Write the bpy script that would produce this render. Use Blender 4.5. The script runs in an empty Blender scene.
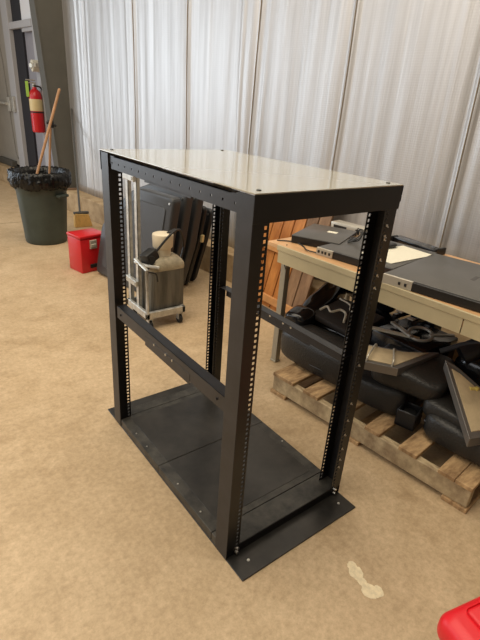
import bpy, bmesh, math, random
from mathutils import Vector, Matrix, noise
R = math.radians
random.seed(7)
C = bpy.context.scene.collection
scn = bpy.context.scene

# ------------------------------------------------------------------ camera
yaw, pit, rol = R(51.28573), R(24.67511), R(4.27259)
F = Vector((math.cos(pit)*math.cos(yaw), math.cos(pit)*math.sin(yaw), -math.sin(pit)))
rt = Vector((math.sin(yaw), -math.cos(yaw), 0)); up = rt.cross(F)
RR = math.cos(rol)*rt + math.sin(rol)*up
UU = -math.sin(rol)*rt + math.cos(rol)*up
cd = bpy.data.cameras.new('camera'); cam = bpy.data.objects.new('camera', cd); C.objects.link(cam)
M = Matrix((RR, UU, -F)).transposed().to_4x4(); M.translation = Vector((-0.7349, -0.8956, 1.4897))
cam.matrix_world = M
cd.sensor_fit = 'VERTICAL'; cd.sensor_height = 36; cd.lens = 465.39/640*36; cd.clip_start = .02
scn.camera = cam

# ------------------------------------------------------------------ world, lights, exposure
w = bpy.data.worlds.new('world'); scn.world = w; w.use_nodes = True
bg = w.node_tree.nodes['Background']; bg.inputs[0].default_value = (1.0, .90, .76, 1); bg.inputs[1].default_value = .15
def area(name, loc, target, sx, sy, energy, col):
    l = bpy.data.lights.new(name, 'AREA'); l.shape = 'RECTANGLE'; l.size = sx; l.size_y = sy; l.energy = energy; l.color = col
    o = bpy.data.objects.new(name, l); C.objects.link(o); o.location = loc
    o.rotation_euler = (Vector(target)-Vector(loc)).to_track_quat('-Z', 'Y').to_euler()
    return o
area('bay_door_daylight', (-3.6, 8.0, 2.0), (-2.8, 1.0, .6), 4.4, 3.9, 185, (.80, .90, 1.0))
area('side_window_daylight', (-6, 3.2, 3.2), (1.0, 2.2, .3), 5, 2.5, 70, (.95, .96, 1.0))
area('ceiling_lamps', (-2.2, 1.6, 5.6), (-2.0, 1.6, 0), 5, 9, 465, (1.0, .88, .70))
scn.view_settings.view_transform = 'Standard'; scn.view_settings.look = 'None'
scn.view_settings.exposure = 0.19; scn.view_settings.gamma = 1; scn.view_settings.use_curve_mapping = False

# ------------------------------------------------------------------ materials
def mat(name, col, rough=.5, metal=0, var=0, vscale=8, bump=0, bscale=40, stretch=(1,1,1), col2=None, ior=1.5, coat=0, trans=0, spec=.5):
    m = bpy.data.materials.new(name); m.use_nodes = True
    nt = m.node_tree; b = nt.nodes['Principled BSDF']
    b.inputs['Base Color'].default_value = (*col, 1); b.inputs['Roughness'].default_value = rough
    b.inputs['Metallic'].default_value = metal; b.inputs['IOR'].default_value = ior
    b.inputs['Coat Weight'].default_value = coat; b.inputs['Transmission Weight'].default_value = trans
    b.inputs['Specular IOR Level'].default_value = spec
    if var or bump:
        tc = nt.nodes.new('ShaderNodeTexCoord'); mp = nt.nodes.new('ShaderNodeMapping')
        mp.inputs['Scale'].default_value = stretch; nt.links.new(tc.outputs['Object'], mp.inputs[0])
    if var:
        n = nt.nodes.new('ShaderNodeTexNoise'); n.inputs['Scale'].default_value = vscale; n.inputs['Detail'].default_value = 6
        n.inputs['Roughness'].default_value = .62
        nt.links.new(mp.outputs[0], n.inputs[0])
        r = nt.nodes.new('ShaderNodeValToRGB'); r.color_ramp.elements[0].position = .33; r.color_ramp.elements[1].position = .68
        c2 = col2 or tuple(min(1, c*(1+var)) for c in col); c1 = tuple(c*(1-var) for c in col) if not col2 else col
        r.color_ramp.elements[0].color = (*c1, 1); r.color_ramp.elements[1].color = (*c2, 1)
        nt.links.new(n.outputs['Fac'], r.inputs[0]); nt.links.new(r.outputs[0], b.inputs['Base Color'])
    if bump:
        n2 = nt.nodes.new('ShaderNodeTexNoise'); n2.inputs['Scale'].default_value = bscale; n2.inputs['Detail'].default_value = 4
        nt.links.new(mp.outputs[0], n2.inputs[0])
        bp = nt.nodes.new('ShaderNodeBump'); bp.inputs['Strength'].default_value = bump; bp.inputs['Distance'].default_value = .01
        nt.links.new(n2.outputs['Fac'], bp.inputs['Height']); nt.links.new(bp.outputs[0], b.inputs['Normal'])
    return m

M_black = mat('black_powder_coat', (.0035,.0035,.004), .36, var=.5, vscale=9)
M_blackface = mat('black_steel_daylight_tint', (.014,.014,.017), .42, var=.35, vscale=14)  # bluish lift in the black stands in for daylight on the side faces
M_base = mat('worn_black_plate', (.010,.0095,.009), .34, var=1, vscale=7, col2=(.040,.036,.031))
M_dusty = mat('dusty_black_plate', (.012,.0115,.011), .42, var=1, vscale=16, col2=(.065,.060,.050))
M_top = mat('glossy_top_wall_reflection', (.42,.40,.33), .07, ior=2.0, spec=.6)  # cream base paints in the bright wall mirrored by a dark glossy panel
M_zinc = mat('zinc_bolt', (.62,.60,.56), .3, 1)
M_floorless = None
M_green = mat('dark_green_plastic', (.040,.052,.042), .5, var=.15, vscale=6)
M_bag = mat('black_bin_liner', (.004,.004,.004), .24, bump=1.0, bscale=22, spec=.35)
M_stick = mat('worn_wood_handle', (.42,.22,.10), .5, var=.25, vscale=12, stretch=(1,1,.2))
M_red = mat('red_enamel', (.55,.012,.016), .32)
M_redplastic = mat('red_plastic', (.72,.012,.022), .38)
M_col = mat('olive_grey_steel', (.085,.080,.066), .55, var=.1, vscale=3)
M_white = mat('white_paint', (.42,.42,.44), .5)
M_cream = mat('cream_paint', (.30,.28,.25), .5, var=.08, vscale=3)
M_lilac = mat('pale_grey_panel', (.27,.265,.30), .5)
M_dark = mat('dark_void', (.012,.012,.018), .6)
M_curb = mat('stained_concrete_curb', (.30,.20,.10), .8, var=1, vscale=7, col2=(.50,.37,.22), bump=.3)
M_slab = mat('dark_grey_moulded_plastic', (.046,.048,.052), .42, bump=.15, bscale=120)
M_slab2 = mat('charcoal_plastic', (.014,.014,.015), .4)
M_galv = mat('galvanised_steel', (.55,.54,.50), .4, .55, var=.25, vscale=20)
M_tank = mat('grimy_ribbed_plastic', (.07,.066,.055), .55, var=1, vscale=14, stretch=(1,1,.12), col2=(.20,.185,.15))
M_tankt = mat('dusty_plastic', (.40,.34,.23), .6, var=.3, vscale=20)
M_cap = mat('cream_plastic_cap', (.78,.68,.50), .5)
M_rubber = mat('black_rubber', (.012,.012,.012), .5)
M_orange = mat('cedar_boards', (.32,.105,.022), .55, var=1, vscale=7, stretch=(2,2,.25), col2=(.60,.25,.065))
M_brown = mat('weathered_boards', (.14,.075,.038), .65, var=1, vscale=9, stretch=(2,2,.25), col2=(.30,.18,.10))
M_batten = mat('batten_wood', (.55,.27,.10), .55, var=.25, vscale=8)
M_pallet = mat('pallet_wood', (.22,.125,.055), .75, var=1, vscale=11, stretch=(1,3,1), col2=(.58,.38,.19), bump=.3)
M_palside = mat('pallet_side_wood', (.26,.18,.10), .75, var=1, vscale=14, stretch=(3,1,1), col2=(.58,.46,.28), bump=.3)
M_bench = mat('cream_steel_bench', (.50,.42,.25), .45, var=.10, vscale=5)
M_benchtop = mat('bench_wood_top', (.62,.36,.17), .45, var=.18, vscale=6, stretch=(3,.6,1))
M_cush = mat('dark_grey_vinyl', (.022,.021,.0195), .42, bump=.3, bscale=90)
M_gblack = mat('gloss_black_plastic', (.008,.008,.009), .16)
M_device = mat('dark_grey_metal_case', (.075,.070,.062), .38, var=.1)
M_devblack = mat('black_front_panel', (.010,.010,.011), .3)
M_silver = mat('silver_panel', (.50,.46,.38), .35, .4)
M_paper = mat('cream_paper_sheet', (.80,.76,.62), .7)
M_tan = mat('tan_insulation_pad', (.52,.41,.25), .75, var=.2)
M_tray = mat('grey_metal_tray', (.22,.21,.20), .38, .6)
M_wire = mat('white_wire', (.75,.68,.52), .5)
M_yellow = mat('yellow_plastic', (.75,.60,.16), .5)
M_straw = mat('straw_bristles', (.62,.38,.12), .8, var=.3, vscale=60, stretch=(6,6,.3))
M_label = mat('aged_label', (.66,.52,.26), .5)
M_lime = mat('lime_tag', (.45,.75,.12), .5)

# floor: mottled sealed concrete
def floor_mat():
    m = bpy.data.materials.new('sealed_concrete'); m.use_nodes = True; nt = m.node_tree; N = nt.nodes; L = nt.links
    b = N['Principled BSDF']; tc = N.new('ShaderNodeTexCoord')
    def nz(s, d=6, rgh=.6):
        n = N.new('ShaderNodeTexNoise'); n.inputs['Scale'].default_value = s; n.inputs['Detail'].default_value = d; n.inputs['Roughness'].default_value = rgh
        L.new(tc.outputs['Object'], n.inputs[0]); return n
    def ramp(src, p0, c0, p1, c1):
        r = N.new('ShaderNodeValToRGB'); r.color_ramp.elements[0].position = p0; r.color_ramp.elements[1].position = p1
        r.color_ramp.elements[0].color = (*c0,1); r.color_ramp.elements[1].color = (*c1,1); L.new(src.outputs[0], r.inputs[0]); return r
    def mix(a, bb, fac, mode='MIX'):
        x = N.new('ShaderNodeMix'); x.data_type = 'RGBA'; x.blend_type = mode
        if isinstance(fac, float): x.inputs[0].default_value = fac
        else: L.new(fac.outputs[0], x.inputs[0])
        L.new(a.outputs[2] if a.bl_idname=='ShaderNodeMix' else a.outputs[0], x.inputs[6]); L.new(bb.outputs[2] if bb.bl_idname=='ShaderNodeMix' else bb.outputs[0], x.inputs[7]); return x
    base = ramp(nz(1.1,8,.65), .30, (.49,.352,.205), .72, (.68,.52,.34))
    fine = ramp(nz(44,10,.8), .34, (.70,.68,.63), .66, (1.06,1.06,1.06))
    mid = ramp(nz(7,6,.7), .34, (.88,.865,.83), .64, (1.04,1.04,1.04))
    a = mix(base, fine, 1.0, 'MULTIPLY'); a = mix(a, mid, 1.0, 'MULTIPLY')
    st = ramp(nz(3.3,5,.7), .54, (1,1,1), .74, (.76,.72,.66)); a = mix(a, st, 1.0, 'MULTIPLY')
    pale = ramp(nz(6.5,3,.5), .70, (0,0,0), .78, (.45,.45,.45))
    pc = N.new('ShaderNodeRGB'); pc.outputs[0].default_value = (.66,.56,.38,1)
    a = mix(a, pc, pale)
    L.new(a.outputs[2], b.inputs['Base Color'])
    rr = ramp(nz(9), .3, (.42,)*3, .7, (.62,)*3); L.new(rr.outputs[0], b.inputs['Roughness'])
    bp = N.new('ShaderNodeBump'); bp.inputs['Strength'].default_value = .12; bp.inputs['Distance'].default_value = .004
    L.new(nz(60).outputs[0], bp.inputs['Height']); L.new(bp.outputs[0], b.inputs['Normal'])
    return m
M_floor = floor_mat()

# wall: foil faced insulation blanket
def foil_mat():
    m = bpy.data.materials.new('foil_insulation'); m.use_nodes = True; nt = m.node_tree; N = nt.nodes; L = nt.links
    b = N['Principled BSDF']; tc = N.new('ShaderNodeTexCoord')
    mp = N.new('ShaderNodeMapping'); mp.inputs['Scale'].default_value = (1, 17, .5); L.new(tc.outputs['Object'], mp.inputs[0])
    n = N.new('ShaderNodeTexNoise'); n.inputs['Scale'].default_value = 1.3; n.inputs['Detail'].default_value = 7; n.inputs['Roughness'].default_value = .6
    L.new(mp.outputs[0], n.inputs[0])
    r = N.new('ShaderNodeValToRGB'); r.color_ramp.elements[0].position = .3; r.color_ramp.elements[1].position = .7
    r.color_ramp.elements[0].color = (.46,.445,.435,1); r.color_ramp.elements[1].color = (.61,.60,.595,1)
    L.new(n.outputs[0], r.inputs[0]); L.new(r.outputs[0], b.inputs['Base Color'])
    b.inputs['Metallic'].default_value = .7; b.inputs['Roughness'].default_value = .45
    # reinforcement scrim: fine square threads
    w1 = N.new('ShaderNodeTexWave'); w1.wave_type = 'BANDS'; w1.bands_direction = 'Z'; w1.inputs['Scale'].default_value = 22
    w2 = N.new('ShaderNodeTexWave'); w2.wave_type = 'BANDS'; w2.bands_direction = 'Y'; w2.inputs['Scale'].default_value = 22
    L.new(tc.outputs['Object'], w1.inputs[0]); L.new(tc.outputs['Object'], w2.inputs[0])
    ad = N.new('ShaderNodeMath'); ad.operation = 'ADD'; L.new(w1.outputs['Fac'], ad.inputs[0]); L.new(w2.outputs['Fac'], ad.inputs[1])
    b1 = N.new('ShaderNodeBump'); b1.inputs['Strength'].default_value = .10; b1.inputs['Distance'].default_value = .002; L.new(ad.outputs[0], b1.inputs['Height'])
    b2 = N.new('ShaderNodeBump'); b2.inputs['Strength'].default_value = .30; b2.inputs['Distance'].default_value = .010
    L.new(n.outputs[0], b2.inputs['Height']); L.new(b1.outputs[0], b2.inputs['Normal']); L.new(b2.outputs[0], b.inputs['Normal'])
    return m
M_foil = foil_mat()

# ------------------------------------------------------------------ mesh helpers
def box(bm, x0, x1, y0, y1, z0, z1, bev=0, seg=1, mx=None):
    g = bmesh.ops.create_cube(bm, size=1)
    vs = g['verts']
    for v in vs:
        v.co = Vector(((x0+x1)/2+v.co.x*(x1-x0), (y0+y1)/2+v.co.y*(y1-y0), (z0+z1)/2+v.co.z*(z1-z0)))
    if bev:
        es = list({e for v in vs for e in v.link_edges})
        r = bmesh.ops.bevel(bm, geom=es, offset=bev, segments=seg, profile=.5, affect='EDGES')
        vs = list({v for f in r['faces'] for v in f.verts} | {v for v in vs if v.is_valid})
    if mx is not None: bmesh.ops.transform(bm, matrix=mx, verts=vs)
    return vs
def cyl(bm, p0, p1, r0, r1=None, n=16):
    p0 = Vector(p0); p1 = Vector(p1); d = p1-p0; r1 = r0 if r1 is None else r1
    q = d.to_track_quat('Z', 'Y').to_matrix().to_4x4(); q.translation = (p0+p1)/2
    return bmesh.ops.create_cone(bm, cap_ends=True, segments=n, radius1=r0, radius2=r1, depth=d.length, matrix=q)['verts']
def tube(bm, pts, r, n=8, sub=5):
    P = [Vector(p) for p in pts]; Q = []
    if len(P) > 2 and sub > 1:
        E = [P[0]*2-P[1]] + P + [P[-1]*2-P[-2]]
        for i in range(1, len(E)-2):
            for k in range(sub):
                t = k/sub; a, b, c, d = E[i-1], E[i], E[i+1], E[i+2]
                Q.append(.5*((2*b)+(c-a)*t+(2*a-5*b+4*c-d)*t*t+(3*b-a-3*c+d)*t**3))
        Q.append(P[-1])
    else: Q = P
    rings = []
    for i, p in enumerate(Q):
        d = (Q[min(i+1, len(Q)-1)]-Q[max(i-1, 0)]).normalized()
        a = d.cross(Vector((0,0,1)));
        if a.length < .05: a = d.cross(Vector((1,0,0)))
        a.normalize(); b = d.cross(a)
        rings.append([bm.verts.new(p+a*r*math.cos(2*math.pi*k/n)+b*r*math.sin(2*math.pi*k/n)) for k in range(n)])
    for i in range(len(rings)-1):
        for k in range(n): bm.faces.new((rings[i][k], rings[i][(k+1)%n], rings[i+1][(k+1)%n], rings[i+1][k]))
    bm.faces.new(rings[0][::-1]); bm.faces.new(rings[-1])
def lathe(bm, prof, n=32, fn=None, cap=True, ox=0, oy=0):
    rings = []
    for j, (r, z) in enumerate(prof):
        ring = []
        for k in range(n):
            a = 2*math.pi*k/n; rr, zz = (r, z) if fn is None else fn(j, a, r, z)
            ring.append(bm.verts.new((ox+rr*math.cos(a), oy+rr*math.sin(a), zz)))
        rings.append(ring)
    for i in range(len(rings)-1):
        for k in range(n): bm.faces.new((rings[i][k], rings[i][(k+1)%n], rings[i+1][(k+1)%n], rings[i+1][k]))
    if cap: bm.faces.new(rings[0][::-1]); bm.faces.new(rings[-1])
def prism(bm, poly, a, b, axis='x', bev=0, seg=2):
    """extrude polygon poly along axis between a and b; poly is in the two other axes, cyclic order"""
    def mk(p, t):
        return {'x': (t, p[0], p[1]), 'y': (p[0], t, p[1]), 'z': (p[0], p[1], t)}[axis]
    v0 = [bm.verts.new(mk(p, a)) for p in poly]; v1 = [bm.verts.new(mk(p, b)) for p in poly]
    n = len(poly); fs = [bm.faces.new(v0), bm.faces.new(v1[::-1])]
    for i in range(n): fs.append(bm.faces.new((v0[i], v1[i], v1[(i+1)%n], v0[(i+1)%n])))
    bmesh.ops.recalc_face_normals(bm, faces=fs)
    vs = v0+v1
    if bev:
        es = list({e for f in fs for e in f.edges})
        r = bmesh.ops.bevel(bm, geom=es, offset=bev, segments=seg, profile=.5, affect='EDGES')
        vs = list({v for f in r['faces'] for v in f.verts} | {v for v in vs if v.is_valid})
    return vs
def roundpoly(pts, r, k=4):
    out = []; n = len(pts)
    for i in range(n):
        p = Vector(pts[i]); a = Vector(pts[i-1])-p; b = Vector(pts[(i+1)%n])-p
        rr = min(r, a.length*.45, b.length*.45); A = p+a.normalized()*rr; B = p+b.normalized()*rr
        for j in range(k+1):
            t = j/k; out.append(tuple(A*(1-t)**2+p*2*t*(1-t)+B*t*t))
    return out
def soft(bm, c, s, e=.35, nu=28, nv=16, mx=None, warp=0, seed=0):
    """superellipsoid cushion"""
    f = lambda t, e: math.copysign(abs(t)**e, t)
    vs = []; rings = []
    for j in range(1, nv):
        ph = -math.pi/2+math.pi*j/nv; ring = []
        for k in range(nu):
            th = 2*math.pi*k/nu
            p = Vector((s[0]/2*f(math.cos(ph), e)*f(math.cos(th), e), s[1]/2*f(math.cos(ph), e)*f(math.sin(th), e), s[2]/2*f(math.sin(ph), e)))
            if warp: p += warp*noise.noise_vector(p*7+Vector((seed, 0, 0)))
            ring.append(bm.verts.new(p+Vector(c)))
        rings.append(ring)
    b = bm.verts.new(Vector(c)-Vector((0,0,s[2]/2))); t = bm.verts.new(Vector(c)+Vector((0,0,s[2]/2)))
    for j in range(len(rings)-1):
        for k in range(nu): bm.faces.new((rings[j][k], rings[j][(k+1)%nu], rings[j+1][(k+1)%nu], rings[j+1][k]))
    for k in range(nu):
        bm.faces.new((b, rings[0][(k+1)%nu], rings[0][k])); bm.faces.new((t, rings[-1][k], rings[-1][(k+1)%nu]))
    vs = [v for r in rings for v in r]+[b, t]
    if mx is not None: bmesh.ops.transform(bm, matrix=mx, verts=vs)
    return vs
def torus(bm, c, R0, r, axis, n=28, m=12, sq=1.0):
    q = Vector(axis).to_track_quat('Z', 'Y').to_matrix(); c = Vector(c); rings = []
    for i in range(n):
        a = 2*math.pi*i/n
        rings.append([bm.verts.new(c+q@Vector(((R0+r*math.cos(b))*math.cos(a), (R0+r*math.cos(b))*math.sin(a), r*sq*math.sin(b)))) for b in [2*math.pi*k/m for k in range(m)]])
    for i in range(n):
        for k in range(m): bm.faces.new((rings[i][k], rings[(i+1)%n][k], rings[(i+1)%n][(k+1)%m], rings[i][(k+1)%m]))
def B(): return bmesh.new()
GM = None
def obj(name, bm, m, parent=None, smooth=False):
    """links bm as one mesh; vertices are given in world space when the parent root is unrotated"""
    if GM is not None: bmesh.ops.transform(bm, matrix=GM, verts=bm.verts)
    if parent is not None:
        q = parent
        while q.parent is not None: q = q.parent
        bmesh.ops.translate(bm, verts=bm.verts, vec=-Vector(q.location))
    me = bpy.data.meshes.new(name); bmesh.ops.recalc_face_normals(bm, faces=bm.faces); bm.to_mesh(me); bm.free()
    if smooth:
        me.polygons.foreach_set('use_smooth', [True]*len(me.polygons))
        if smooth != 'full': me.set_sharp_from_angle(angle=R(38))
    o = bpy.data.objects.new(name, me); C.objects.link(o); me.materials.append(m)
    if parent is not None: o.parent = parent
    return o
def thing(name, label, cat, loc=(0,0,0), group=None):
    o = bpy.data.objects.new(name, None); C.objects.link(o); o.location = loc; o.empty_display_size = .1
    o['label'] = label; o['category'] = cat
    if group: o['group'] = group
    return o
def tag(o, label, cat, group=None):
    o['label'] = label; o['category'] = cat
    if group: o['group'] = group
    return o
def struct(name, bm, m, parent=None, smooth=False):
    o = obj(name, bm, m, parent, smooth)
    if parent is None: o['kind'] = 'structure'
    return o

# ------------------------------------------------------------------ setting
WX = lambda y: 2.10-.098*(y-.5)           # face of the insulated wall
CX = lambda y: 1.444-.104*(y-4.96)        # face of the concrete curb
bm = B(); box(bm, -9, 3.2, -5, 14, -.1, 0); struct('floor', bm, M_floor)
bm = B(); box(bm, -6, 1.0, 5.262, 5.272, -.002, .0008); struct('trim_1', bm, mat('joint_filler', (.16,.10,.05), .8))
bm = B()
for (cx_, cy_, r_, k) in ((.372,-.272,.018,1), (.362,-.30,.026,2), (.352,-.335,.016,3), (.346,-.372,.028,4), (.368,-.388,.022,5)):
    vs = [bm.verts.new((cx_+r_*(1+.4*noise.noise(Vector((math.cos(t)*2, math.sin(t)*2, k))))*math.cos(t)*1.0, cy_+r_*(1+.4*noise.noise(Vector((math.cos(t)*2, math.sin(t)*2, k+9))))*math.sin(t), .0006+.0001*k)) for t in [2*math.pi*j/18 for j in range(18)]]
    bm.faces.new(vs)
struct('trim_3', bm, mat('dried_pale_paint', (.78,.66,.44), .6, var=.15, vscale=50))
# curb
def slab_between(bm, f0, f1, ya, yb, z0, z1, n=1):
    poly = [(f0(ya), ya), (f1(ya), ya), (f1(yb), yb), (f0(yb), yb)]
    prism(bm, poly, z0, z1, 'z', bev=.008)
bm = B(); slab_between(bm, CX, lambda y: WX(y)+.25, -3, 13, 0, .26); struct('trim_2', bm, M_curb)
# insulated wall with seams, folds and wrinkles
SEAMS = [5.35, 4.22, 3.28, 2.38, 1.52, .62, -.35, -1.3]
def wall_disp(y, z):
    d = 0
    for i, s in enumerate(SEAMS):
        s += .012*math.sin(z*1.7+i*2)
        t = (y-s)
        d += .016*math.exp(-(t/.018)**2) - .012*math.exp(-((t-.045)/.03)**2)
        k = .5+.5*math.sin(i*2.3+1)
        fall = .35+.65*math.exp(-((z-.6)/1.1)**2)
        d += k*.010*fall*math.exp(-((t+.09)/.022)**2) + k*.010*math.exp(-((t-.13-.03*z*k)/.02)**2)
    d += .010*noise.noise(Vector((y*2.2, z*.35, 0))) +   .0045*noise.noise(Vector((y*11, z*.7, 3))) + .0007*noise.noise(Vector((y*42, z*2.0, 7)))
    return d
bm = B(); ys = [-3+.011*i for i in range(int(9.0/.011)+1)]; zs = [.255+i*(5.2-.255)/46 for i in range(47)]
g = [[bm.verts.new((WX(y)-wall_disp(y, z)-.02, y, z)) for z in zs] for y in ys]
for i in range(len(ys)-1):
    for j in range(len(zs)-1): bm.faces.new((g[i][j], g[i+1][j], g[i+1][j+1], g[i][j+1]))
foil = struct('wall_right', bm, M_foil, smooth='full')
sm = foil.modifiers.new('t', 'SOLIDIFY'); sm.thickness = .03; sm.offset = 0
for i, s0 in enumerate(SEAMS[1:]):
    bm = B(); pts = []
    for k in range(24):
        z = .26+k*4.9/23; y = s0+.012*math.sin(z*1.7+(i+1)*2); pts.append((WX(y)-wall_disp(y, z)-.036, y, z))
    tube(bm, pts, .0045, 6, 1); o = struct('seam_tape', bm, mat('brown_seam_tape', (.26,.215,.16), .7), foil)
# sheeted wall beyond the column, with two doorways
def wbox(bm, ya, yb, z0, z1, d0, d1, bev=0):
    """box hugging the wall line; d = distance out from the wall face into the room"""
    poly = [(WX(ya)-d1, ya), (WX(ya)-d0, ya), (WX(yb)-d0, yb), (WX(yb)-d1, yb)]
    prism(bm, poly, z0, z1, 'z', bev=bev, seg=1)
bm = B(); wbox(bm, 5.95, 14, .255, 5.2, -.12, -.06); wbox(bm, 5.95, 6.74, .255, 5.2, -.06, .0)
wbox(bm, 9.2, 14, .26, 5.2, -.06, 0)
struct('wall_far_right', bm, M_lilac)
# doorway nearest the column: white frame, header, transom, dark open leaf, pale reveal
bm = B(); wbox(bm, 6.74, 6.90, .26, 3.2, -.02, .03, .004); wbox(bm, 7.73, 7.98, .26, 3.2, -.02, .05, .004); wbox(bm, 6.90, 7.73, 2.29, 2.38, -.02, .04, .004)
d1 = struct('door_1', bm, M_white)
bm = B(); wbox(bm, 7.37, 7.73, .262, 2.29, -.055, -.01); struct('door_leaf', bm, M_dark, d1)
bm = B(); wbox(bm, 6.90, 7.37, .262, 2.29, -.055, -.04); struct('door_panel', bm, M_lilac, d1)
bm = B(); wbox(bm, 6.90, 7.30, 2.24, 2.288, -.03, .02); struct('door_closer', bm, M_white, d1)
bm = B(); wbox(bm, 7.37, 7.73, 2.38, 3.2, -.05, -.02); struct('transom_pane', bm, M_dark, d1)
bm = B(); wbox(bm, 6.90, 7.37, 2.38, 3.2, -.05, -.02); struct('transom_panel', bm, mat('bright_panel', (.75,.76,.80), .5), d1)
bm = B(); wbox(bm, 7.98, 9.2, .30, 3.2, -.02, .03, .01)
d2 = struct('door_2', bm, M_cream)
bm = B(); tube(bm, [(WX(y)-.035, y, z) for y, z in ((8.02,.44),(8.06,.42),(8.12,.55),(8.17,1.1),(8.22,1.9),(8.35,2.3))], .012, 6)
struct('door_seal', bm, mat('grey_seal', (.2,.19,.17), .6), d2)
bm = B(); wbox(bm, 7.80, 7.90, 1.15, 1.38, .05, .09, .006); wbox(bm, 8.02, 8.12, 1.15, 1.36, .03, .08, .006); cyl(bm, (WX(8.1)-.10, 8.1, 1.26), (WX(8.6)-.10, 8.6, 1.26), .022)
struct('door_handle', bm, M_galv, d2)
bm = B(); wbox(bm, 8.15, 8.9, .262, .36, .03, .12, .01); struct('door_sill', bm, mat('dark_sill', (.07,.065,.055), .7), d2)
# tapered frame column
bm = B()
yc = 5.85; xr = WX(yc)-.0; zl = 5.2
xl = lambda z: 1.345-.058*(z-.26)
prism(bm, [(xl(.28), .28), (xr, .28), (xr, zl), (xl(zl), zl)], yc, yc+.012, 'y')
col = struct('wall_column', bm, M_col)
bm = B()
prism(bm, [(xl(.28)-.012, .28), (xl(.28), .28), (xl(zl), zl), (xl(zl)-.012, zl)], yc-.012, yc+.20, 'y'); struct('flange', bm, M_col, col)
bm = B(); prism(bm, [(xr-.012, .28), (xr, .28), (xr, zl), (xr-.012, zl)], yc-.012, yc+.20, 'y'); struct('flange', bm, M_col, col)
bm = B(); box(bm, CX(yc)-.0, xr+.01, yc-.05, yc+.24, .258, .282, .003); struct('foot_plate', bm, mat('rusty_plate', (.20,.12,.07), .7), col)

# ------------------------------------------------------------------ the rack
W_, D_, H_, E_ = .598, .973, 1.295, .098
rack = thing('equipment_rack', 'tall black open four-post equipment rack standing on wide flat base plate', 'rack', (W_/2, D_/2, 0))
PT = .070; FL = .057
def ladder(bm, fix, ax, inner, sgn, z0, z1, thick=.0025, pitch=.01588*1.15, hole=.0105):
    """flange in the plane y=fix running from the web (x=ax) to x=inner; square holes near the inner edge"""
    lip = .006
    def bx(xa, xb, za, zb): box(bm, min(xa, xb), max(xa, xb), fix-thick/2, fix+thick/2, za, zb)
    h0 = inner-sgn*(lip+hole); h1 = inner-sgn*lip
    bx(ax, h0, z0, z1); bx(h1, inner, z0, z1)
    n = int((z1-z0)/pitch); z = z0
    for i in range(n):
        zz = z0+i*pitch; bx(h0, h1, zz, zz+pitch-hole)
    bx(h0, h1, z0+n*pitch, z1)
for (sx, xo, sgn) in ((0, 0.0, 1), (1, W_, -1)):
    for (sy, ya, yb) in ((0, 0.0, PT), (1, D_-PT, D_)):
        bm = B(); box(bm, min(xo, xo+sgn*.003), max(xo, xo+sgn*.003), ya, yb, .006, H_-.003, .001)
        p = obj('post', bm, M_blackface, rack)
        for yy in (ya+.0015, yb-.0015):
            bm = B(); ladder(bm, yy, xo+sgn*.001, xo+sgn*FL, sgn, .0455, 1.23)
            obj('mounting_rail', bm, M_black, p)
# floor plate and end channels
bm = B(); box(bm, 0.002, W_-.002, -E_, D_+E_, .0, .006, .001); obj('base_plate', bm, M_base, rack)
for ya, yb in ((.1025, .517), (.5185, .9105)):
    bm = B(); box(bm, .0035, W_-.0035, ya, yb, .006, .045, .002, 2); fp = obj('floor_panel', bm, M_dusty, rack)
    bm = B(); box(bm, .05, W_-.05, ya+(.03 if ya < .3 else .002), yb-(.03 if ya > .3 else .002), .045, .0462, .0005); obj('inset_sheet', bm, M_base, fp)
for ya, yb, yf in ((.0055, .1005, .0045), (.9125, D_-.0055, D_-.0045)):
    bm = B(); box(bm, .0035, W_-.0035, ya, yb, .006, .045, .002, 2); ch = obj('base_channel', bm, M_dusty, rack)
    bm = B(); box(bm, .004, W_-.004, min(yf, (ya if yf < .5 else yb)), max(yf, (ya if yf < .5 else yb)), .007, .0435); obj('channel_face', bm, M_black, ch)
# headers
for ya in (0.0, D_-.0):
    s = -1 if ya == 0 else 1
    bm = B(); a, b = sorted((ya+s*.004, ya+s*.0)); box(bm, -.002, W_+.002, a, b, 1.222, H_, .001)
    box(bm, W_+.001, W_+.006, a, b, 1.245, H_, .001)
    obj('header', bm, M_black, rack)
for xo, sg in ((.006, 1), (W_-.006, -1)):
    bm = B(); xa, xb = sorted((xo, xo+sg*.003))
    y0, y1 = .055, D_-.065; zt, zb = 1.284, 1.236
    # strip with a row of real holes
    n = 15; pit_ = (y1-y0-.06)/(n-1); hs = .007
    box(bm, xa, xb, y0, y1, 1.262, zt); box(bm, xa, xb, y0+.02, y1-.02, zb, 1.255)
    yy = y0
    for i in range(n):
        yc_ = y0+.03+i*pit_
        box(bm, xa, xb, yy, yc_-hs/2, 1.2549, 1.2621); yy = yc_+hs/2
    box(bm, xa, xb, yy, y1, 1.2549, 1.2621)
    box(bm, min(xo, xo+sg*.03), max(xo, xo+sg*.03), y0+.05, y1-.05, zt-.003, zt)
    box(bm, xa, xb, y0+.25, y1-.3, zb-.006, zb+.001)
    obj('top_rail', bm, M_blackface, rack)
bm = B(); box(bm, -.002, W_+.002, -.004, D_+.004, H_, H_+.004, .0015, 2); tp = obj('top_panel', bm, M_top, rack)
for (x, y) in ((.035,.028), (W_-.035,.028), (.035,D_-.028), (W_-.035,D_-.028)):
    bm = B(); cyl(bm, (x, y, H_+.0035), (x, y, H_+.0065), .0075, .0055, 12); obj('bolt', bm, M_rubber, tp, True)
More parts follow.
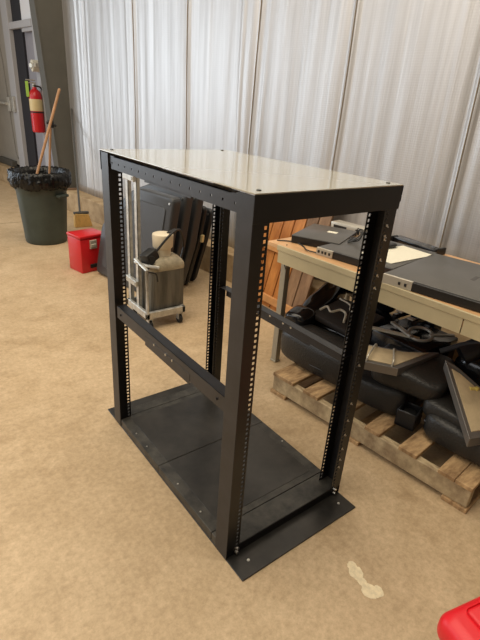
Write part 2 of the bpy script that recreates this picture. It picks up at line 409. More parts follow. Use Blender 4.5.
# middle side rails: angle irons, bolted
for xo, sg, za, zb, y0, y1 in ((.0035, 1, .605, .662, .06, D_-.085), (W_-.0035, -1, .600, .655, .06, D_-.085)):
    bm = B(); box(bm, min(xo, xo+sg*.003), max(xo, xo+sg*.003), y0, y1, za, zb, .0008)
    box(bm, min(xo, xo+sg*.04), max(xo, xo+sg*.04), y0, y1, zb-.003, zb, .0008)
    box(bm, min(xo-sg*.001, xo+sg*.001), max(xo-sg*.001, xo+sg*.001), .28, .62, za-.012, za+.03, .0005)
    r_ = obj('side_rail', bm, M_blackface, rack)
    for y in (.115, .40, .45, .54, D_-.12):
        bm = B(); cyl(bm, (xo-sg*.004, y, za+.026), (xo-sg*.0005, y, za+.026), .0045, n=10); cyl(bm, (xo+sg*.003, y, za+.026), (xo+sg*.006, y, za+.026), .0055, n=6); obj('bolt', bm, M_zinc if y in (.40,.45,.54) else M_blackface, r_)
# bolts at the foot, cage nuts and screws on the right front post, floor screws
def bolt(c, d, r, m, parent=rack):
    bm = B(); c = Vector(c); d = Vector(d); cyl(bm, c, c+d, r, r*.8, 10); return obj('bolt', bm, m, parent, True)
for x in (.048, W_-.030):
    for z in (.016, .036): bolt((x, .0045, z), (0, -.011, 0), .0075, M_zinc)
for x in (.068, W_-.05): bolt((x, -.045, .006), (0, 0, .003), .006, M_galv)
for x, y in ((.022,.205),(.022,.38),(.020,.657),(.020,.766),(W_-.02,.35),(W_-.02,.6)): bolt((x, y, .045), (0, 0, .002), .004, M_zinc)
for z in (1.17,1.135,1.125,1.055,1.00,.955,.65,.48,.40,.33,.26,.205,.165):
    bm = B(); box(bm, W_-.044, W_-.036, -.004, -.0012, z-.003, z+.005, .0006); cyl(bm, (W_-.037, -.002, z-.002), (W_-.035, -.006, z-.005), .002, n=8)
    obj('cage_nut', bm, M_zinc, rack)

# ------------------------------------------------------------------ trash can, liner, sticks
cc = (.662, 4.345, 0)
can = thing('trash_can', 'large dark green plastic trash can lined with a black bag', 'trash can', cc)
bm = B()
def canfn(j, a, r, z):
    k = 1+.012*math.copysign(min(1, abs(math.sin(6*a))*6), math.sin(6*a))*(0.1 < z < .55)
    return r*k, z
prof = [(.205,.0),(.213,.012),(.217,.06),(.222,.12),(.228,.20),(.234,.28),(.240,.36),(.246,.44),(.250,.50),(.252,.54),(.262,.56),(.264,.70),(.275,.705),(.278,.72),(.262,.722),(.255,.70),(.245,.5),(.205,.03)]
lathe(bm, prof, 72, canfn, True, cc[0], cc[1])
body = obj('can_body', bm, M_green, can, True)
for a in (R(-60), R(120)):
    bm = B(); mx = Matrix.Translation((cc[0], cc[1], 0))@Matrix.Rotation(a, 4, 'Z')
    box(bm, .248, .30, -.07, .07, .50, .53, .008, 2, mx); obj('handle', bm, M_green, can, True)
bag = thing('trash_bag', 'crinkled black bin liner folded over the rim of the green can', 'trash bag', (cc[0], cc[1], .56))
bm = B()
def bagfn(j, a, r, z):
    v = noise.noise(Vector((math.cos(a)*4, math.sin(a)*4, j*.9)))
    v2 = noise.noise(Vector((math.cos(a)*13, math.sin(a)*13, j*1.7+9)))
    dz = 0
    if j == 0: dz = .035*noise.noise(Vector((math.cos(a)*3, math.sin(a)*3, 5)))
    v3 = noise.noise(Vector((math.cos(a)*24, math.sin(a)*24, j*1.3+3)))
    return r+.010*abs(v)+(.016*v2+.010*v3)*(1 if j < 8 else .5)+.000, z+dz+.016*v2
lathe(bm, [(.283,.585),(.292,.61),(.297,.64),(.298,.665),(.297,.69),(.293,.712),(.287,.735),(.274,.748),(.258,.738),(.243,.70),(.232,.62),(.222,.50),(.205,.35),(.16,.22),(.05,.17)], 200, bagfn, False, cc[0], cc[1])
o = obj('liner', bm, M_bag, bag, 'full'); sm = o.modifiers.new('t', 'SOLIDIFY'); sm.thickness = .002
bm = B(); a = Vector((.50,4.26,.42)); b = Vector((.955,4.41,1.51)); tube(bm, [a, b], .0145, 10, 1); t = Vector(b); bmesh.ops.create_uvsphere(bm, u_segments=10, v_segments=6, radius=.0145, matrix=Matrix.Translation(b))
tag(obj('broomstick', bm, M_stick, None, True), 'longer wooden broom handle leaning up out of the trash can', 'broom handle')
st = thing('broomstick', 'shorter wooden stick with black clamp standing in the trash can', 'broom handle', (.74,4.38,.4))
bm = B(); tube(bm, [(.735,4.385,.42), (.845,4.43,1.20)], .012, 10, 1); obj('shaft', bm, M_stick, st, True)
bm = B(); box(bm, .815, .875, 4.41, 4.45, 1.15, 1.22, .006); cyl(bm, (.80,4.42,1.20), (.895,4.42,1.17), .012); obj('clamp', bm, M_rubber, st)
# broom behind the can
br = thing('broom', 'straw-coloured push broom with dark handle leaning against the column', 'broom', (1.22,4.78,0))
bm = B()
prism(bm, [(1.12,.0),(1.34,.0),(1.30,.15),(1.13,.17)], 4.76, 4.82, 'y', .006, 1); obj('bristles', bm, M_straw, br)
bm = B(); box(bm, 1.125, 1.305, 4.765, 4.815, .155, .185, .006); tube(bm, [(1.20,4.79,.17), (1.535,5.80,1.30)], .012, 8, 1); obj('handle', bm, mat('dark_grey_pole', (.06,.058,.052), .5), br)

# fire extinguisher, horn
ex = (1.37, 6.80)
fe = thing('fire_extinguisher', 'red fire extinguisher with tan label hanging beside the column', 'fire extinguisher', (ex[0], ex[1], .95))
bm = B(); lathe(bm, [(.075,.93),(.085,.94),(.088,.97),(.088,1.40),(.080,1.45),(.055,1.49),(.03,1.505),(.028,1.53)], 28, None, True, *ex); cy = obj('cylinder_body', bm, M_red, fe, True)
bm = B(); lathe(bm, [(.0895,1.22),(.0905,1.225),(.0905,1.37),(.0895,1.375)], 28, None, False, *ex); obj('label', bm, M_label, cy, True)
bm = B(); lathe(bm, [(.0895,1.195),(.091,1.195),(.091,1.212),(.0895,1.212)], 28, None, False, *ex); obj('strap', bm, M_rubber, fe, True)
bm = B(); cyl(bm, (*ex, 1.53), (*ex, 1.57), .026); box(bm, ex[0]-.10, ex[0]+.02, ex[1]-.012, ex[1]+.012, 1.575, 1.59, .003); box(bm, ex[0]-.11, ex[0]+.02, ex[1]-.012, ex[1]+.012, 1.61, 1.625, .003); obj('valve', bm, M_silver, fe)
bm = B(); tube(bm, [(ex[0]-.02, ex[1]-.02, 1.55), (ex[0]+.08, ex[1]-.04, 1.52), (ex[0]+.11, ex[1]-.04, 1.35), (ex[0]+.10, ex[1]-.03, 1.1)], .011); obj('hose', bm, M_rubber, fe, True)
bm = B(); box(bm, ex[0]-.125, ex[0]-.085, ex[1]-.02, ex[1]-.016, 1.40, 1.60, .001); obj('inspection_tag', bm, M_lime, fe)
bm = B(); box(bm, ex[0]-.02, WX(ex[1])-.001, ex[1]-.03, ex[1]+.03, 1.10, 1.14); obj('bracket', bm, M_white, fe)
hx, hy, hz = WX(6.78)-.085, 6.78, 1.80
hn = thing('alarm_horn', 'small round cream alarm unit on the wall above the fire extinguisher', 'alarm', (hx, hy, hz))
bm = B(); cyl(bm, (hx+.05, hy, hz), (hx-.04, hy, hz), .075, .075, 24); obj('housing', bm, mat('ivory_plastic', (.68,.64,.52), .5), hn, True)
bm = B(); cyl(bm, (hx-.04, hy, hz), (hx-.06, hy-.01, hz), .04, .03, 20); box(bm, hx-.06, hx+.02, hy-.22, hy-.09, hz-.03, hz+.03, .01); obj('lens', bm, M_silver, hn, True)

# red steel box
rb = thing('toolbox', 'red steel box with a latch on the floor in front of the trash can', 'toolbox', (.74,3.25,0))
GM = Matrix.Translation((.618,3.13,0))@Matrix.Rotation(R(12), 4, 'Z')@Matrix.Translation((-.575,-3.155,0))
bm = B(); box(bm, .575, .84, 3.155, 3.37, 0, .315, .008, 2); obj('body', bm, M_red, rb, True)
bm = B(); box(bm, .570, .845, 3.148, 3.376, .318, .345, .008, 2); obj('lid', bm, M_red, rb, True)
bm = B(); box(bm, .665, .735, 3.142, 3.156, .22, .30, .003); box(bm, .675, .725, 3.136, 3.144, .235, .265, .003); obj('latch', bm, M_silver, rb)
bm = B(); box(bm, .66, .76, 3.148, 3.157, .04, .075, .002); obj('nameplate', bm, M_rubber, rb)
GM = None

# ------------------------------------------------------------------ leaning moulded plastic boards
slabs = [(.0, 0, 'leftmost and nearest of the leaning dark grey plastic boards, reaching toward the red box', 'grey'),
         (.14, .02, 'second dark grey leaning plastic board, close behind the nearest one', 'grey'),
         (.28, .0, 'third leaning dark plastic board counted from the metal cart side', 'grey'),
         (.40, -.12, 'fourth leaning black plastic board with pale tag near its edge', 'black'),
         (.51, -.16, 'last thin black leaning plastic board nearest the wall', 'black')]
for i, (dx, dz, lab, kk) in enumerate(slabs):
    t = thing('moulded_board', lab, 'board', (.85+dx, 2.6+.08*i, 0), 'dark plastic boards leaning behind the cart')
    th = .085 if i < 3 else .045
    # panel frame: u runs away from the camera, n is the panel's thickness direction; leans toward the wall
    q0 = Vector((.915+dx, 2.16+.055*i, 0)); ud = Vector((-.2,.98,0)).normalized(); nd = Vector((.98,.2,0)).normalized(); lean = .11
    GM = Matrix(((nd.x, ud.x, lean, q0.x), (nd.y, ud.y, 0, q0.y), (0, 0, 1, 0), (0, 0, 0, 1)))
    if i == 0: poly = [(.955,.02), (.90,.46), (.55,.80), (.42,.845), (.0,.835), (.03,.40), (.12,.0), (.6,.0)]
    else: poly = [(.82,.0), (.78,.44), (.62,.78+dz), (.45,.845+dz), (.0,.835+dz), (.03,.40), (.12,.0)]
    poly = roundpoly(poly, .05, 4)
    bm = B(); prism(bm, poly, 0, th, 'x', .016, 3)
    obj('shell', bm, M_slab if kk == 'grey' else M_slab2, t, True)
    ins = [(.40+(p[0]-.40)*.82, .43+(p[1]-.43)*.80) for p in poly]
    bm = B(); prism(bm, ins, -.008, .004, 'x', .004, 1)
    obj('raised_face', bm, M_slab if kk == 'grey' else M_slab2, t, True)
    bm = B(); cyl(bm, (-.006, .04, .79+dz), (.004, .04, .79+dz), .009, n=10); obj('rivet', bm, M_zinc, t)
    if i == 3:
        bm = B(); box(bm, .01, .035, -.002, .022, .42, .48, .001); obj('tag', bm, M_label, t)
GM = None

# ------------------------------------------------------------------ metal cart with tank
ct = thing('utility_cart', 'galvanised rolling cart with tall twin uprights seen through the rack', 'cart', (.75,1.95,0))
bm = B()
for (a, b, c, d) in ((.595,.905,1.80,1.825), (.595,.905,2.10,2.125), (.595,.62,1.80,2.125), (.88,.905,1.80,2.125)): box(bm, a, b, c, d, .085, .135, .003)
box(bm, .60, .90, 1.81, 2.12, .085, .092); obj('platform', bm, M_galv, ct)
for y in (1.975, 2.105):
    bm = B(); box(bm, .612, .618, y-.02, y+.02, .10, 1.15, .001); box(bm, .612, .637, y-.02, y-.016, .10, 1.15); box(bm, .612, .637, y+.016, y+.02, .10, 1.15); obj('upright', bm, M_galv, ct)
for z in (1.02, 1.14, .30):
    bm = B(); box(bm, .590, .62, 1.955, 2.125, z-.02, z+.02, .003); cyl(bm, (.585,1.975,z), (.595,1.975,z), .01, n=8); obj('crossbar', bm, M_galv, ct)
bm = B(); tube(bm, [(.60,1.975,.46), (.63,1.86,.46), (.70,1.815,.45)], .012); tube(bm, [(.60,1.80,.13), (.60,1.80,.45), (.60,1.97,.48)], .013, 8, 1); obj('brace', bm, M_galv, ct, True)
for x, y in ((.63,1.83), (.87,1.83), (.63,2.09), (.87,2.09)):
    bm = B(); box(bm, x-.022, x+.022, y-.022, y+.022, .076, .086); box(bm, x-.016, x-.012, y-.02, y+.015, .03, .078); box(bm, x+.012, x+.016, y-.02, y+.015, .03, .078); c_ = obj('caster', bm, M_galv, ct)
    bm = B(); cyl(bm, (x-.011, y-.005, .032), (x+.011, y-.005, .032), .032, n=20); obj('wheel', bm, M_rubber, c_, True)
tk = thing('plastic_tank', 'grimy grey ribbed plastic tank with cream cap sitting on the cart', 'tank', (.785,1.955,.092))
bm = B()
N = 96
def rrect(a, sx, sy, e=.28): 
    f = lambda t: math.copysign(abs(t)**e, t); return sx*f(math.cos(a)), sy*f(math.sin(a))
rings = []
for (s, z) in ((.97,.093),(1,.105),(1,.40),(1,.425)):
    ring = []
    for k in range(N):
        a = 2*math.pi*k/N; x, y = rrect(a, .135, .125); rib = 1-.022*(k % 4 < 2)*(z < .41)
        ring.append(bm.verts.new((.787+x*s*rib, 1.955+y*s*rib, z)))
    rings.append(ring)
for i in range(3):
    for k in range(N): bm.faces.new((rings[i][k], rings[i][(k+1)%N], rings[i+1][(k+1)%N], rings[i+1][k]))
bm.faces.new(rings[0][::-1]); bm.faces.new(rings[-1]); obj('tank_body', bm, M_tank, tk, True)
bm = B(); rings = []
for (s, z) in ((1.01,.415),(1.02,.43),(1.01,.45),(.96,.47),(.86,.487),(.68,.50),(.45,.506)):
    e = .28+.72*max(0, (z-.46)/.052)
    rings.append([bm.verts.new((.787+rrect(2*math.pi*k/48, .135, .125, e)[0]*s, 1.955+rrect(2*math.pi*k/48, .135, .125, e)[1]*s, z)) for k in range(48)])
for i in range(len(rings)-1):
    for k in range(48): bm.faces.new((rings[i][k], rings[i][(k+1)%48], rings[i+1][(k+1)%48], rings[i+1][k]))
bm.faces.new(rings[0][::-1]); bm.faces.new(rings[-1]); obj('tank_shoulder', bm, M_tankt, tk, True)
bm = B(); lathe(bm, [(.056,.500),(.056,.555),(.058,.56),(.058,.585)], 28, None, True, .79, 1.93); obj('neck', bm, M_cap, tk, True)
bm = B(); lathe(bm, [(.064,.555),(.070,.562),(.074,.640),(.072,.650),(.060,.655)], 40, lambda j, a, r, z: (r*(1+.012*math.sin(20*a)), z), True, .79, 1.93); obj('cap', bm, M_cap, tk, True)
bm = B(); mx = Matrix.Translation((.675,1.90,.50))@Matrix.Rotation(R(-20), 4, 'Y')@Matrix.Rotation(R(20), 4, 'Z'); box(bm, -.055, .055, -.04, .04, -.055, .05, .012, 2, mx)
cyl(bm, (.66,1.858,.50), (.655,1.845,.50), .03); tag(obj('control_box', bm, M_rubber, None, True), 'small black pump box strapped beside the cream tank cap', 'control box')
bm = B(); tube(bm, [(.70,1.85,.56), (.80,1.84,.665), (.90,1.90,.675), (.985,2.0,.60), (1.01,2.02,.50), (.97,2.0,.42), (.92,1.98,.40)], .0085); tube(bm, [(.66,1.87,.45), (.62,1.85,.42), (.60,1.80,.44), (.66,1.79,.42), (.68,1.80,.36)], .006)
cyl(bm, (.82,1.905,.655), (.89,1.94,.663), .014)
tag(obj('cable', bm, M_rubber, None, True), 'black cable arching from the pump box over the tank', 'cable')

# ------------------------------------------------------------------ wooden gate leaning on the wall
gt = thing('wooden_gate', 'orange wooden plank gate with cross battens leaning upright against the wall', 'gate', (1.68,1.7,0))
lx = lambda z: 1.65+.235*z
y = 2.17; i = 0
while y > 1.38:
    wd = .106
    bm = B(); prism(bm, [(y-wd, 0), (y, 0), (y-.02, .97), (y-wd-.02, .97)], 0, .022, 'x', .002, 1)
    for v in bm.verts: v.co.x += lx(v.co.z)
    obj('plank', bm, M_orange if i < 5 else M_brown, gt); y -= wd+.010; i += 1
for z, y0, y1 in ((.04, 1.36, 2.17), (.44, 1.36, 2.17), (.90, 1.34, 2.15)):
    bm = B(); prism(bm, [(y0, z), (y1, z), (y1, z+.055), (y0, z+.055)], -.022, 0, 'x', .002, 1)
    for v in bm.verts: v.co.x += lx(v.co.z)
    obj('batten', bm, M_batten, gt)

# ------------------------------------------------------------------ workbench
TZ = .78
wb = thing('workbench', 'long cream steel workbench with a wooden top against the wall', 'workbench', (1.49,.2,0))
GM = Matrix.Translation((1.042,1.0,0))@Matrix.Rotation(R(3.2), 4, 'Z')      # bench frame: x into depth, y along the front
bd = .80; yL, yR = .12, -1.9
bm = B(); box(bm, .010, bd, yR, yL, TZ-.024, TZ, .002); obj('bench_top', bm, M_benchtop, wb)
bm = B(); box(bm, 0, .012, yR, yL-.09, TZ-.030, TZ+.001, .002); obj('edge_strip', bm, M_bench, wb)
bm = B(); box(bm, .004, .008, yR+.02, -1.085, TZ-.100, TZ-.030); box(bm, .008, .03, yR+.02, yL-.10, TZ-.100, TZ-.096)
obj('apron', bm, M_bench, wb)
bm = B(); box(bm, .004, .008, -1.08, yL-.10, TZ-.100, TZ-.030); obj('apron', bm, M_bench, wb)
bm = B(); box(bm, .010, bd-.02, yL-.11, yL-.106, TZ-.095, TZ-.024); obj('end_apron', bm, M_bench, wb)
M_leg = mat('grey_steel_leg', (.34,.31,.24), .45, .3)
for x, y in ((.060,.0), (.060,-1.8), (bd-.08,.0), (bd-.08,-1.8)):
    bm = B(); box(bm, x, x+.038, y-.002, y+.002, .012, TZ-.026); box(bm, x, x+.004, y, y+.038, .012, TZ-.026); box(bm, x-.006, x+.042, y-.006, y+.042, 0, .012, .003); obj('leg', bm, M_leg, wb)
bm = B(); box(bm, .33, .65, yR+.1, -.60, .575, .612, .004); obj('lower_shelf', bm, M_batten, wb)
for y in (-.62, -1.2):
    bm = B(); box(bm, .36, .38, y, y+.02, .60, TZ-.026); obj('shelf_hanger', bm, M_bench, wb)
GM = None

def rotbox(bm, c, s, rz, z0, bev=.003, seg=2):
    mx = Matrix.Translation((c[0], c[1], z0))@Matrix.Rotation(rz, 4, 'Z')
    return box(bm, -s[0]/2, s[0]/2, -s[1]/2, s[1]/2, 0, s[2], bev, seg, mx)
def frame(c, rz): return Matrix.Translation((c[0], c[1], TZ))@Matrix.Rotation(R(rz), 4, 'Z')
# black flat case at the left end
lp = thing('flat_case', 'flat black case with a small white label at the left end of the bench', 'electronic device', (1.40,.97,TZ))
GM = frame((1.385,.985), 25)
bm = B(); box(bm, -.19, .19, -.145, .145, .002, .048, .003, 2); obj('case', bm, M_device, lp, True)
bm = B(); box(bm, -.193, -.188, -.142, .142, .004, .045, .001); obj('front_panel', bm, M_devblack, lp)
bm = B(); box(bm, .02, .06, -.06, .0, .048, .0492); obj('label', bm, M_paper, lp)
# silver unit
sv = thing('silver_box', 'small silver box with black ports at the back of the bench', 'electronic device', (1.66,1.07,TZ))
GM = frame((1.70,1.06), 6)
bm = B(); box(bm, -.045, .045, -.125, .125, 0, .055, .003, 2); obj('case', bm, M_silver, sv, True)
bm = B(); box(bm, -.048, -.044, 0, .10, .022, .040); box(bm, -.048, -.044, -.10, -.07, .012, .042); box(bm, -.048, -.044, -.055, -.035, .012, .030); obj('ports', bm, M_devblack, sv)
GM = frame((1.69,.885), 6)
bm = B(); box(bm, -.045, .045, -.03, .03, 0, .045, .004, 2); tag(obj('power_adapter', bm, M_rubber, None, True), 'black adapter block beside the small silver box', 'power adapter')
# wide middle unit
da = thing('rack_server', 'wide dark rack unit in the middle of the bench with paper on top', 'electronic device', (1.43,.62,TZ))
GM = frame((1.41,.612), 8)
bm = B(); box(bm, -.25, .25, -.225, .225, 0, .042, .003, 2); obj('case', bm, M_device, da, True)
bm = B(); box(bm, -.258, -.248, -.222, .12, .002, .040, .001); obj('front_panel', bm, M_devblack, da)
bm = B(); box(bm, -.262, -.246, .12, .225, .001, .041, .001); p = obj('silver_bezel', bm, M_silver, da)
bm = B()
for yy in (.21,.185,.165,.14): box(bm, -.264, -.261, yy-.007, yy+.005, .013, .027)
obj('port', bm, M_devblack, p)
GM = frame((1.44,.50), -2)
bm = B(); box(bm, -.19, .17, -.10, .10, .043, .046); tag(obj('paper_sheet', bm, M_paper), 'cream sheet of paper lying on the wide middle rack unit', 'paper')
GM = None
bm = B(); soft(bm, (1.50,.60,TZ+.060), (.09,.05,.026), .8); tag(obj('computer_mouse', bm, M_rubber, None, True), 'small black mouse on the cream paper sheet', 'computer mouse')
# right hand unit
db = thing('rack_server', 'large dark grey rack unit with black front at the right end of the bench', 'electronic device', (1.42,.08,TZ))
GM = frame((1.415,.075), 9)
bm = B(); box(bm, -.28, .29, -.30, .30, .001, .046, .003, 2); obj('case', bm, M_device, db, True)
bm = B(); box(bm, -.292, -.278, -.30, .155, .003, .042, .001); obj('front_panel', bm, M_devblack, db)
bm = B(); box(bm, -.292, -.276, .155, .30, .001, .045, .001); p = obj('silver_bezel', bm, M_silver, db)
bm = B()
for yy in (.185,.215): box(bm, -.295, -.291, yy-.005, yy+.005, .014, .028)
obj('port', bm, M_devblack, p)
bm = B(); box(bm, -.02, .06, -.02, .0, .0462, .0466); box(bm, .0, .07, -.06, -.04, .0462, .0466)
obj('worn_patch', bm, mat('case_scuff', (.050,.046,.042), .5), db)
GM = None
# black bar
bbx = thing('speaker_bar', 'slim black bar unit lying at the back of the bench near the wall', 'electronic device', (1.80,.62,TZ))
bm = B(); rotbox(bm, (1.795,.625), (.085,.32,.038), R(-6), TZ, .006, 2); obj('case', bm, M_gblack, bbx, True)
for sy, yy in ((-1, .47), (1, .78)):
    bm = B(); rotbox(bm, (1.79-.015*sy, yy), (.088,.015,.042), R(-6), TZ, .004, 2); obj('end_cap', bm, M_rubber, bbx, True)
bm = B()
tube(bm, [(1.10,1.10,TZ+.004), (1.17,1.02,TZ+.006), (1.15,.93,TZ+.006), (1.11,.86,TZ+.008), (1.12,.80,TZ+.008)], .0035, 6)
tube(bm, [(1.09,1.0,TZ+.004), (1.065,1.0,TZ-.03), (1.06,.98,TZ-.09), (1.063,.96,TZ-.13)], .003, 6)
tag(obj('thin_cable', bm, M_rubber, None, True), 'thin dark cable trailing along the left front edge of the bench', 'cable')
bm = B()
for k in range(3):
    q = random.uniform(-.03,.03); tube(bm, [(1.50+q,.86,TZ+.05), (1.46,.80+q,TZ+.11), (1.40,.74,TZ+.085+q), (1.37+q,.78,TZ+.05), (1.45,.84+q,TZ+.055)], .003, 6)
tag(obj('cable_tangle', bm, M_rubber, None, True), 'tangle of black cables heaped between the flat case and rack unit', 'cable')
bm = B(); tube(bm, [(1.09,.46,TZ+.004), (1.10,.42,TZ+.010), (1.085,.38,TZ+.006), (1.09,.36,TZ+.006)], .003, 6)
tag(obj('red_wire', bm, M_red, None, True), 'short red wire on the front edge of the bench', 'wire')

# ------------------------------------------------------------------ pallet
U = Vector((.095, -.9955, 0)); V = Vector((.9955, .095, 0)); P0 = Vector((.862, .755, 0))
PM = Matrix(((U.x, V.x, 0, P0.x), (U.y, V.y, 0, P0.y), (0, 0, 1, 0), (0, 0, 0, 1)))    # local x along the front, y into depth
pl = thing('wooden_pallet', 'worn wooden pallet on the floor under the workbench carrying vehicle seat parts', 'pallet', P0)
PL = 1.135; PD = .86
for u0, u1 in ((0,.15), (.222,.322), (.42,.50), (.612,.695), (.795,.885), (.985,1.06), (1.062,1.135)):
    bm = B(); box(bm, u0, u1, -.004, PD, .112, .132, .002, 1, PM); obj('deck_board', bm, M_pallet, pl)
for y0 in (0, PD/2-.02, PD-.04):
    bm = B(); box(bm, 0.002, PL-.002, y0+.002, y0+.040, .020, .112, .003, 1, PM); obj('stringer', bm, M_palside, pl)
for u0, u1 in ((-.005,.11), (.50,.60), (1.03,1.14)):
    bm = B(); box(bm, u0, u1, -.008, PD, 0, .020, .002, 1, PM); obj('bottom_board', bm, M_pallet, pl)

# ------------------------------------------------------------------ vehicle seat parts on the pallet
DZ = .132
def rot(c, rx=0, ry=0, rz=0): return Matrix.Translation(c)@Matrix.Rotation(R(rz), 4, 'Z')@Matrix.Rotation(R(ry), 4, 'Y')@Matrix.Rotation(R(rx), 4, 'X')
t = thing('seat_bolster', 'long rounded dark grey seat bolster at the left end of the pallet', 'seat part', (1.12,.63,DZ))
bm = B(); soft(bm, (0,0,0), (.24,.52,.205), .45, mx=rot((1.125,.645,DZ+.103), rz=5), warp=.008); obj('cushion', bm, M_cush, t, 'full')
bm = B(); tube(bm, [(1.015,.86,DZ+.07), (1.01,.62,DZ+.07), (1.05,.42,DZ+.07)], .006, 6); obj('piping', bm, M_slab2, t, True)
bm = B(); cyl(bm, (1.03,.78,DZ+.12), (1.005,.78,DZ+.12), .006); obj('stud', bm, M_zinc, t)
t = thing('seat_shell', 'glossy black seat shell with white wires, behind the long grey bolster', 'seat part', (1.45,.75,DZ))
bm = B(); soft(bm, (0,0,0), (.42,.46,.24), .4, mx=rot((1.48,.70,DZ+.125), ry=-8, rz=4), warp=.03, seed=3); obj('shell', bm, M_gblack, t, 'full')
bm = B(); soft(bm, (0,0,0), (.62,.13,.16), .55, mx=rot((1.42,.955,.37), ry=-17, rz=12), warp=.03, seed=4); soft(bm, (0,0,0), (.16,.16,.16), .6, mx=rot((1.17,.90,.33), ry=-10, rz=12), warp=.02, seed=6); obj('side_wing', bm, M_gblack, t, 'full')
bm = B(); soft(bm, (0,0,0), (.14,.42,.15), .5, mx=rot((1.70,.80,.47), ry=-20), warp=.03, seed=14); obj('back_wing', bm, M_gblack, t, 'full')
bm = B(); box(bm, -.14, .14, -.17, .17, -.02, .02, .012, 2, rot((1.36,.70,.385), ry=-10)); obj('pan', bm, mat('brown_black_fabric', (.022,.016,.012), .7), t, True)
bm = B(); tube(bm, [(1.27,.84,.40), (1.31,.82,.42), (1.29,.77,.41), (1.34,.74,.422), (1.33,.69,.418), (1.26,.64,.40)], .007, 6); tube(bm, [(1.44,.84,.44), (1.42,.74,.44), (1.37,.69,.43), (1.39,.62,.43), (1.43,.58,.42)], .005, 6)
obj('wire', bm, M_wire, t, True)
t = thing('seat_cushion', 'rounded dark grey seat cushion lying on the pallet middle, lower of two', 'seat part', (1.17,.22,DZ), 'grey seat cushions on the pallet')
bm = B(); soft(bm, (0,0,0), (.30,.29,.16), .4, mx=rot((1.19,.245,DZ+.080), rz=14), warp=.010, seed=1); obj('cushion', bm, M_cush, t, 'full')
bm = B(); tube(bm, [(1.06,.34,DZ+.10), (1.045,.24,DZ+.105), (1.08,.13,DZ+.10)], .005, 6); obj('piping', bm, M_slab2, t, True)
t = thing('seat_cushion', 'upper dark grey seat cushion under the long tan-lined tray', 'seat part', (1.22,.15,.29), 'grey seat cushions on the pallet')
bm = B(); soft(bm, (0,0,0), (.34,.36,.12), .42, mx=rot((1.235,.145,DZ+.215), rz=20, ry=-3), warp=.015, seed=5); obj('cushion', bm, M_cush, t, 'full')
bm = B(); tube(bm, [(1.09,.30,DZ+.205), (1.08,.18,DZ+.205), (1.13,.02,DZ+.205)], .005, 6); obj('piping', bm, M_slab2, t, True)
t = thing('cup_tray', 'small black open cup tray box on the pallet between grey cushions', 'seat part', (1.09,.03,DZ))
mx = rot((1.115,.045,DZ), rz=14)
bm = B(); box(bm, -.052, .052, -.048, .048, 0, .02, .004, 1, mx)
for a in ((-.052,-.042,-.048,.048),(.042,.052,-.048,.048),(-.052,.052,-.048,-.038),(-.052,.052,.038,.048)): box(bm, *a, 0, .09, .004, 1, mx)
obj('tray', bm, M_slab2, t, True)
bm = B(); cyl(bm, (1.115,.045,DZ+.021), (1.115,.045,DZ+.07), .03, n=20); obj('cup_insert', bm, M_rubber, t, True)
t = thing('car_seat', 'dark grey vinyl car seat in two layers at the right end of the pallet', 'seat part', (1.32,-.22,DZ))
bm = B(); soft(bm, (0,0,0), (.40,.46,.14), .42, mx=rot((1.28,-.235,DZ+.07), rz=8), warp=.012, seed=8); obj('seat_base', bm, M_cush, t, 'full')
bm = B(); soft(bm, (0,0,0), (.37,.42,.09), .36, mx=rot((1.29,-.19,DZ+.143), rz=4, ry=-2), warp=.012, seed=9); obj('seat_pad', bm, M_cush, t, 'full')
bm = B(); tube(bm, [(1.10,-.04,DZ+.08), (1.085,-.24,DZ+.08), (1.13,-.44,DZ+.08)], .006, 6); obj('piping', bm, M_slab2, t, True)
t = thing('lined_tray', 'long bent grey metal tray lined with tan pad, lying over the middle cushions', 'metal tray', (1.15,.2,.43))
def tray(poly, z, thk, rim, t, slope=(0,0)):
    f = lambda x, y: z+slope[0]*(x-poly[0][0])+slope[1]*(y-poly[0][1])
    gx = sum(p[0] for p in poly)/len(poly); gy = sum(p[1] for p in poly)/len(poly)
    bm = B(); prism(bm, [(gx+(p[0]-gx)*.82, gy+(p[1]-gy)*.82) for p in poly], thk-.004, thk+.004, 'z', .001, 1)
    for v in bm.verts: v.co.z += f(v.co.x, v.co.y)
    obj('lining', bm, M_tan, t)
    bm = B(); prism(bm, poly, 0, thk, 'z', .002, 1)
    for v in bm.verts: v.co.z += f(v.co.x, v.co.y)
    obj('tray_floor', bm, M_tray, t)
    bm = B(); n = len(poly)
    for i in range(n):
        a = Vector((*poly[i], 0)); b = Vector((*poly[(i+1)%n], 0)); d = (b-a); L_ = d.length; mx = Matrix.Translation((a+b)/2)@Matrix.Rotation(math.atan2(d.y, d.x), 4, 'Z')
        vs = box(bm, -L_/2-.003, L_/2+.003, -.004, .004, -.028, rim, .001, 1, mx)
        for v in vs: v.co.z += f(v.co.x, v.co.y)
    obj('frame', bm, M_tray, t)
tray([(1.042,.444), (.94,.355), (.956,.244), (1.042,.119), (1.36,.105), (1.225,.195), (1.147,.297)], .415, .012, .014, t)
bm = B(); tube(bm, [(.965,.245,.42), (.985,.25,.455), (1.10,.30,.455), (1.13,.31,.43)], .005, 6); tube(bm, [(1.03,.145,.42), (1.05,.155,.455), (1.14,.22,.455), (1.18,.235,.43)], .005, 6); obj('wire_loop', bm, M_silver, t, True)
t = thing('lined_tray', 'angled grey metal frame tray with tan lining leaning on the car seat', 'metal tray', (1.15,-.2,.38))
tray([(1.20,-.017), (1.029,-.279), (1.117,-.312), (1.30,-.38), (1.262,-.20), (1.225,-.06)], .475, .010, .016, t, (.216,.576))
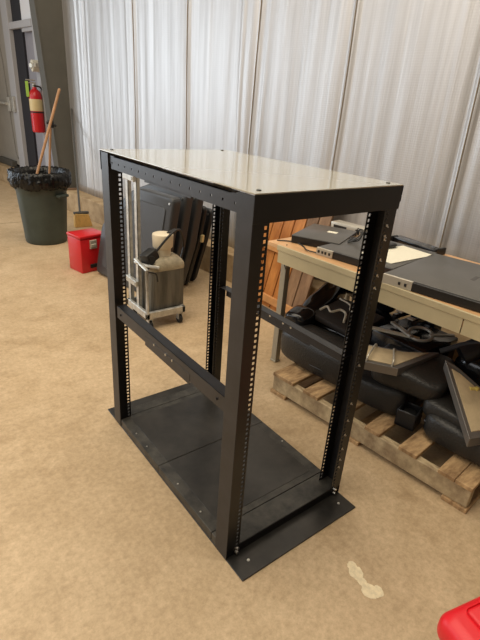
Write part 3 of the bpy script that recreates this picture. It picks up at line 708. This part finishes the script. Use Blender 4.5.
# dark mechanisms at the back
t = thing('recliner_mechanism', 'open silver-edged seat bracket with an oval hole behind the tan tray', 'seat part', (1.40,.28,.35))
bm = B(); torus(bm, (1.42,.255,.455), .060, .009, (-.2,-.1,1)); box(bm, -.09, .09, -.012, .012, -.006, .006, .002, 1, rot((1.38,.345,.455), rz=70)); box(bm, -.07, .07, -.010, .010, -.006, .006, .002, 1, rot((1.50,.18,.46), rz=-30)); obj('bracket', bm, M_silver, t, True)
bm = B(); box(bm, 1.28, 1.62, .14, .46, .14, .435, .012, 2); obj('mechanism_housing', bm, M_gblack, t, True)
bm = B(); box(bm, -.15, .15, -.015, .015, -.004, .006, .002, 1, rot((1.32,.37,.44), rz=-62)); obj('edge_strip', bm, M_wire, t)
t = thing('seat_mechanism', 'black seat motor and hinge assembly behind the two tan-lined trays', 'seat part', (1.55,-.1,DZ))
bm = B(); soft(bm, (0,0,0), (.34,.42,.34), .5, mx=rot((1.58,-.12,DZ+.17), rz=10), warp=.03, seed=12); obj('housing', bm, M_gblack, t, 'full')
bm = B(); cyl(bm, (1.42,.02,.44), (1.50,-.04,.50), .055, n=24); cyl(bm, (1.40,-.16,.44), (1.46,-.22,.50), .045, n=24); obj('motor', bm, M_slab2, t, True)
bm = B(); tube(bm, [(1.36,.10,.44), (1.45,-.02,.52), (1.52,-.20,.53), (1.5,-.36,.50)], .014, 8); obj('hinge_bar', bm, M_slab, t, True)
t = thing('seat_slide', 'black seat slide frame with small silver clips beneath the bench middle', 'seat part', (1.5,.5,DZ))
bm = B(); box(bm, 1.63, 1.73, .30, .46, DZ+.0, .50, .01, 2)
for yy in (.32,.42): box(bm, 1.42, 1.74, yy, yy+.025, .47, .50, .004)
obj('frame', bm, M_gblack, t, True)
for (x, y) in ((1.43,.34), (1.50,.34), (1.46,.435), (1.58,.435)):
    bm = B(); box(bm, x, x+.03, y-.02, y+.02, .50, .508, .002); obj('clip', bm, M_silver, t)
bm = B(); box(bm, 1.225, 1.25, -.175, -.155, .398, .416, .003); cyl(bm, (1.225,-.16,.408), (1.205,-.15,.413), .008); tag(obj('connector_plug', bm, M_yellow, None, True), 'small yellow plug lying on the angled tan-lined tray', 'plug')

# ------------------------------------------------------------------ red case in the lower right corner
rc = thing('red_case', 'bright red plastic case with dark base in the bottom right corner', 'case', (.40,-.90,0))
mx = Matrix.Translation((.388,-.895,0))@Matrix.Rotation(R(-14), 4, 'Z')
bm = B(); box(bm, -.20, .20, -.22, .22, 0, .21, .03, 3, mx); obj('base', bm, M_slab2, rc, True)
bm = B(); vs = box(bm, -.215, .215, -.235, .235, .20, .30, .04, 5, mx); obj('lid', bm, M_redplastic, rc, True)
bm = B(); box(bm, -.145, .30-.145, -.205, .205, .296, .310, .012, 3, mx); obj('lid_panel', bm, M_redplastic, rc, True)
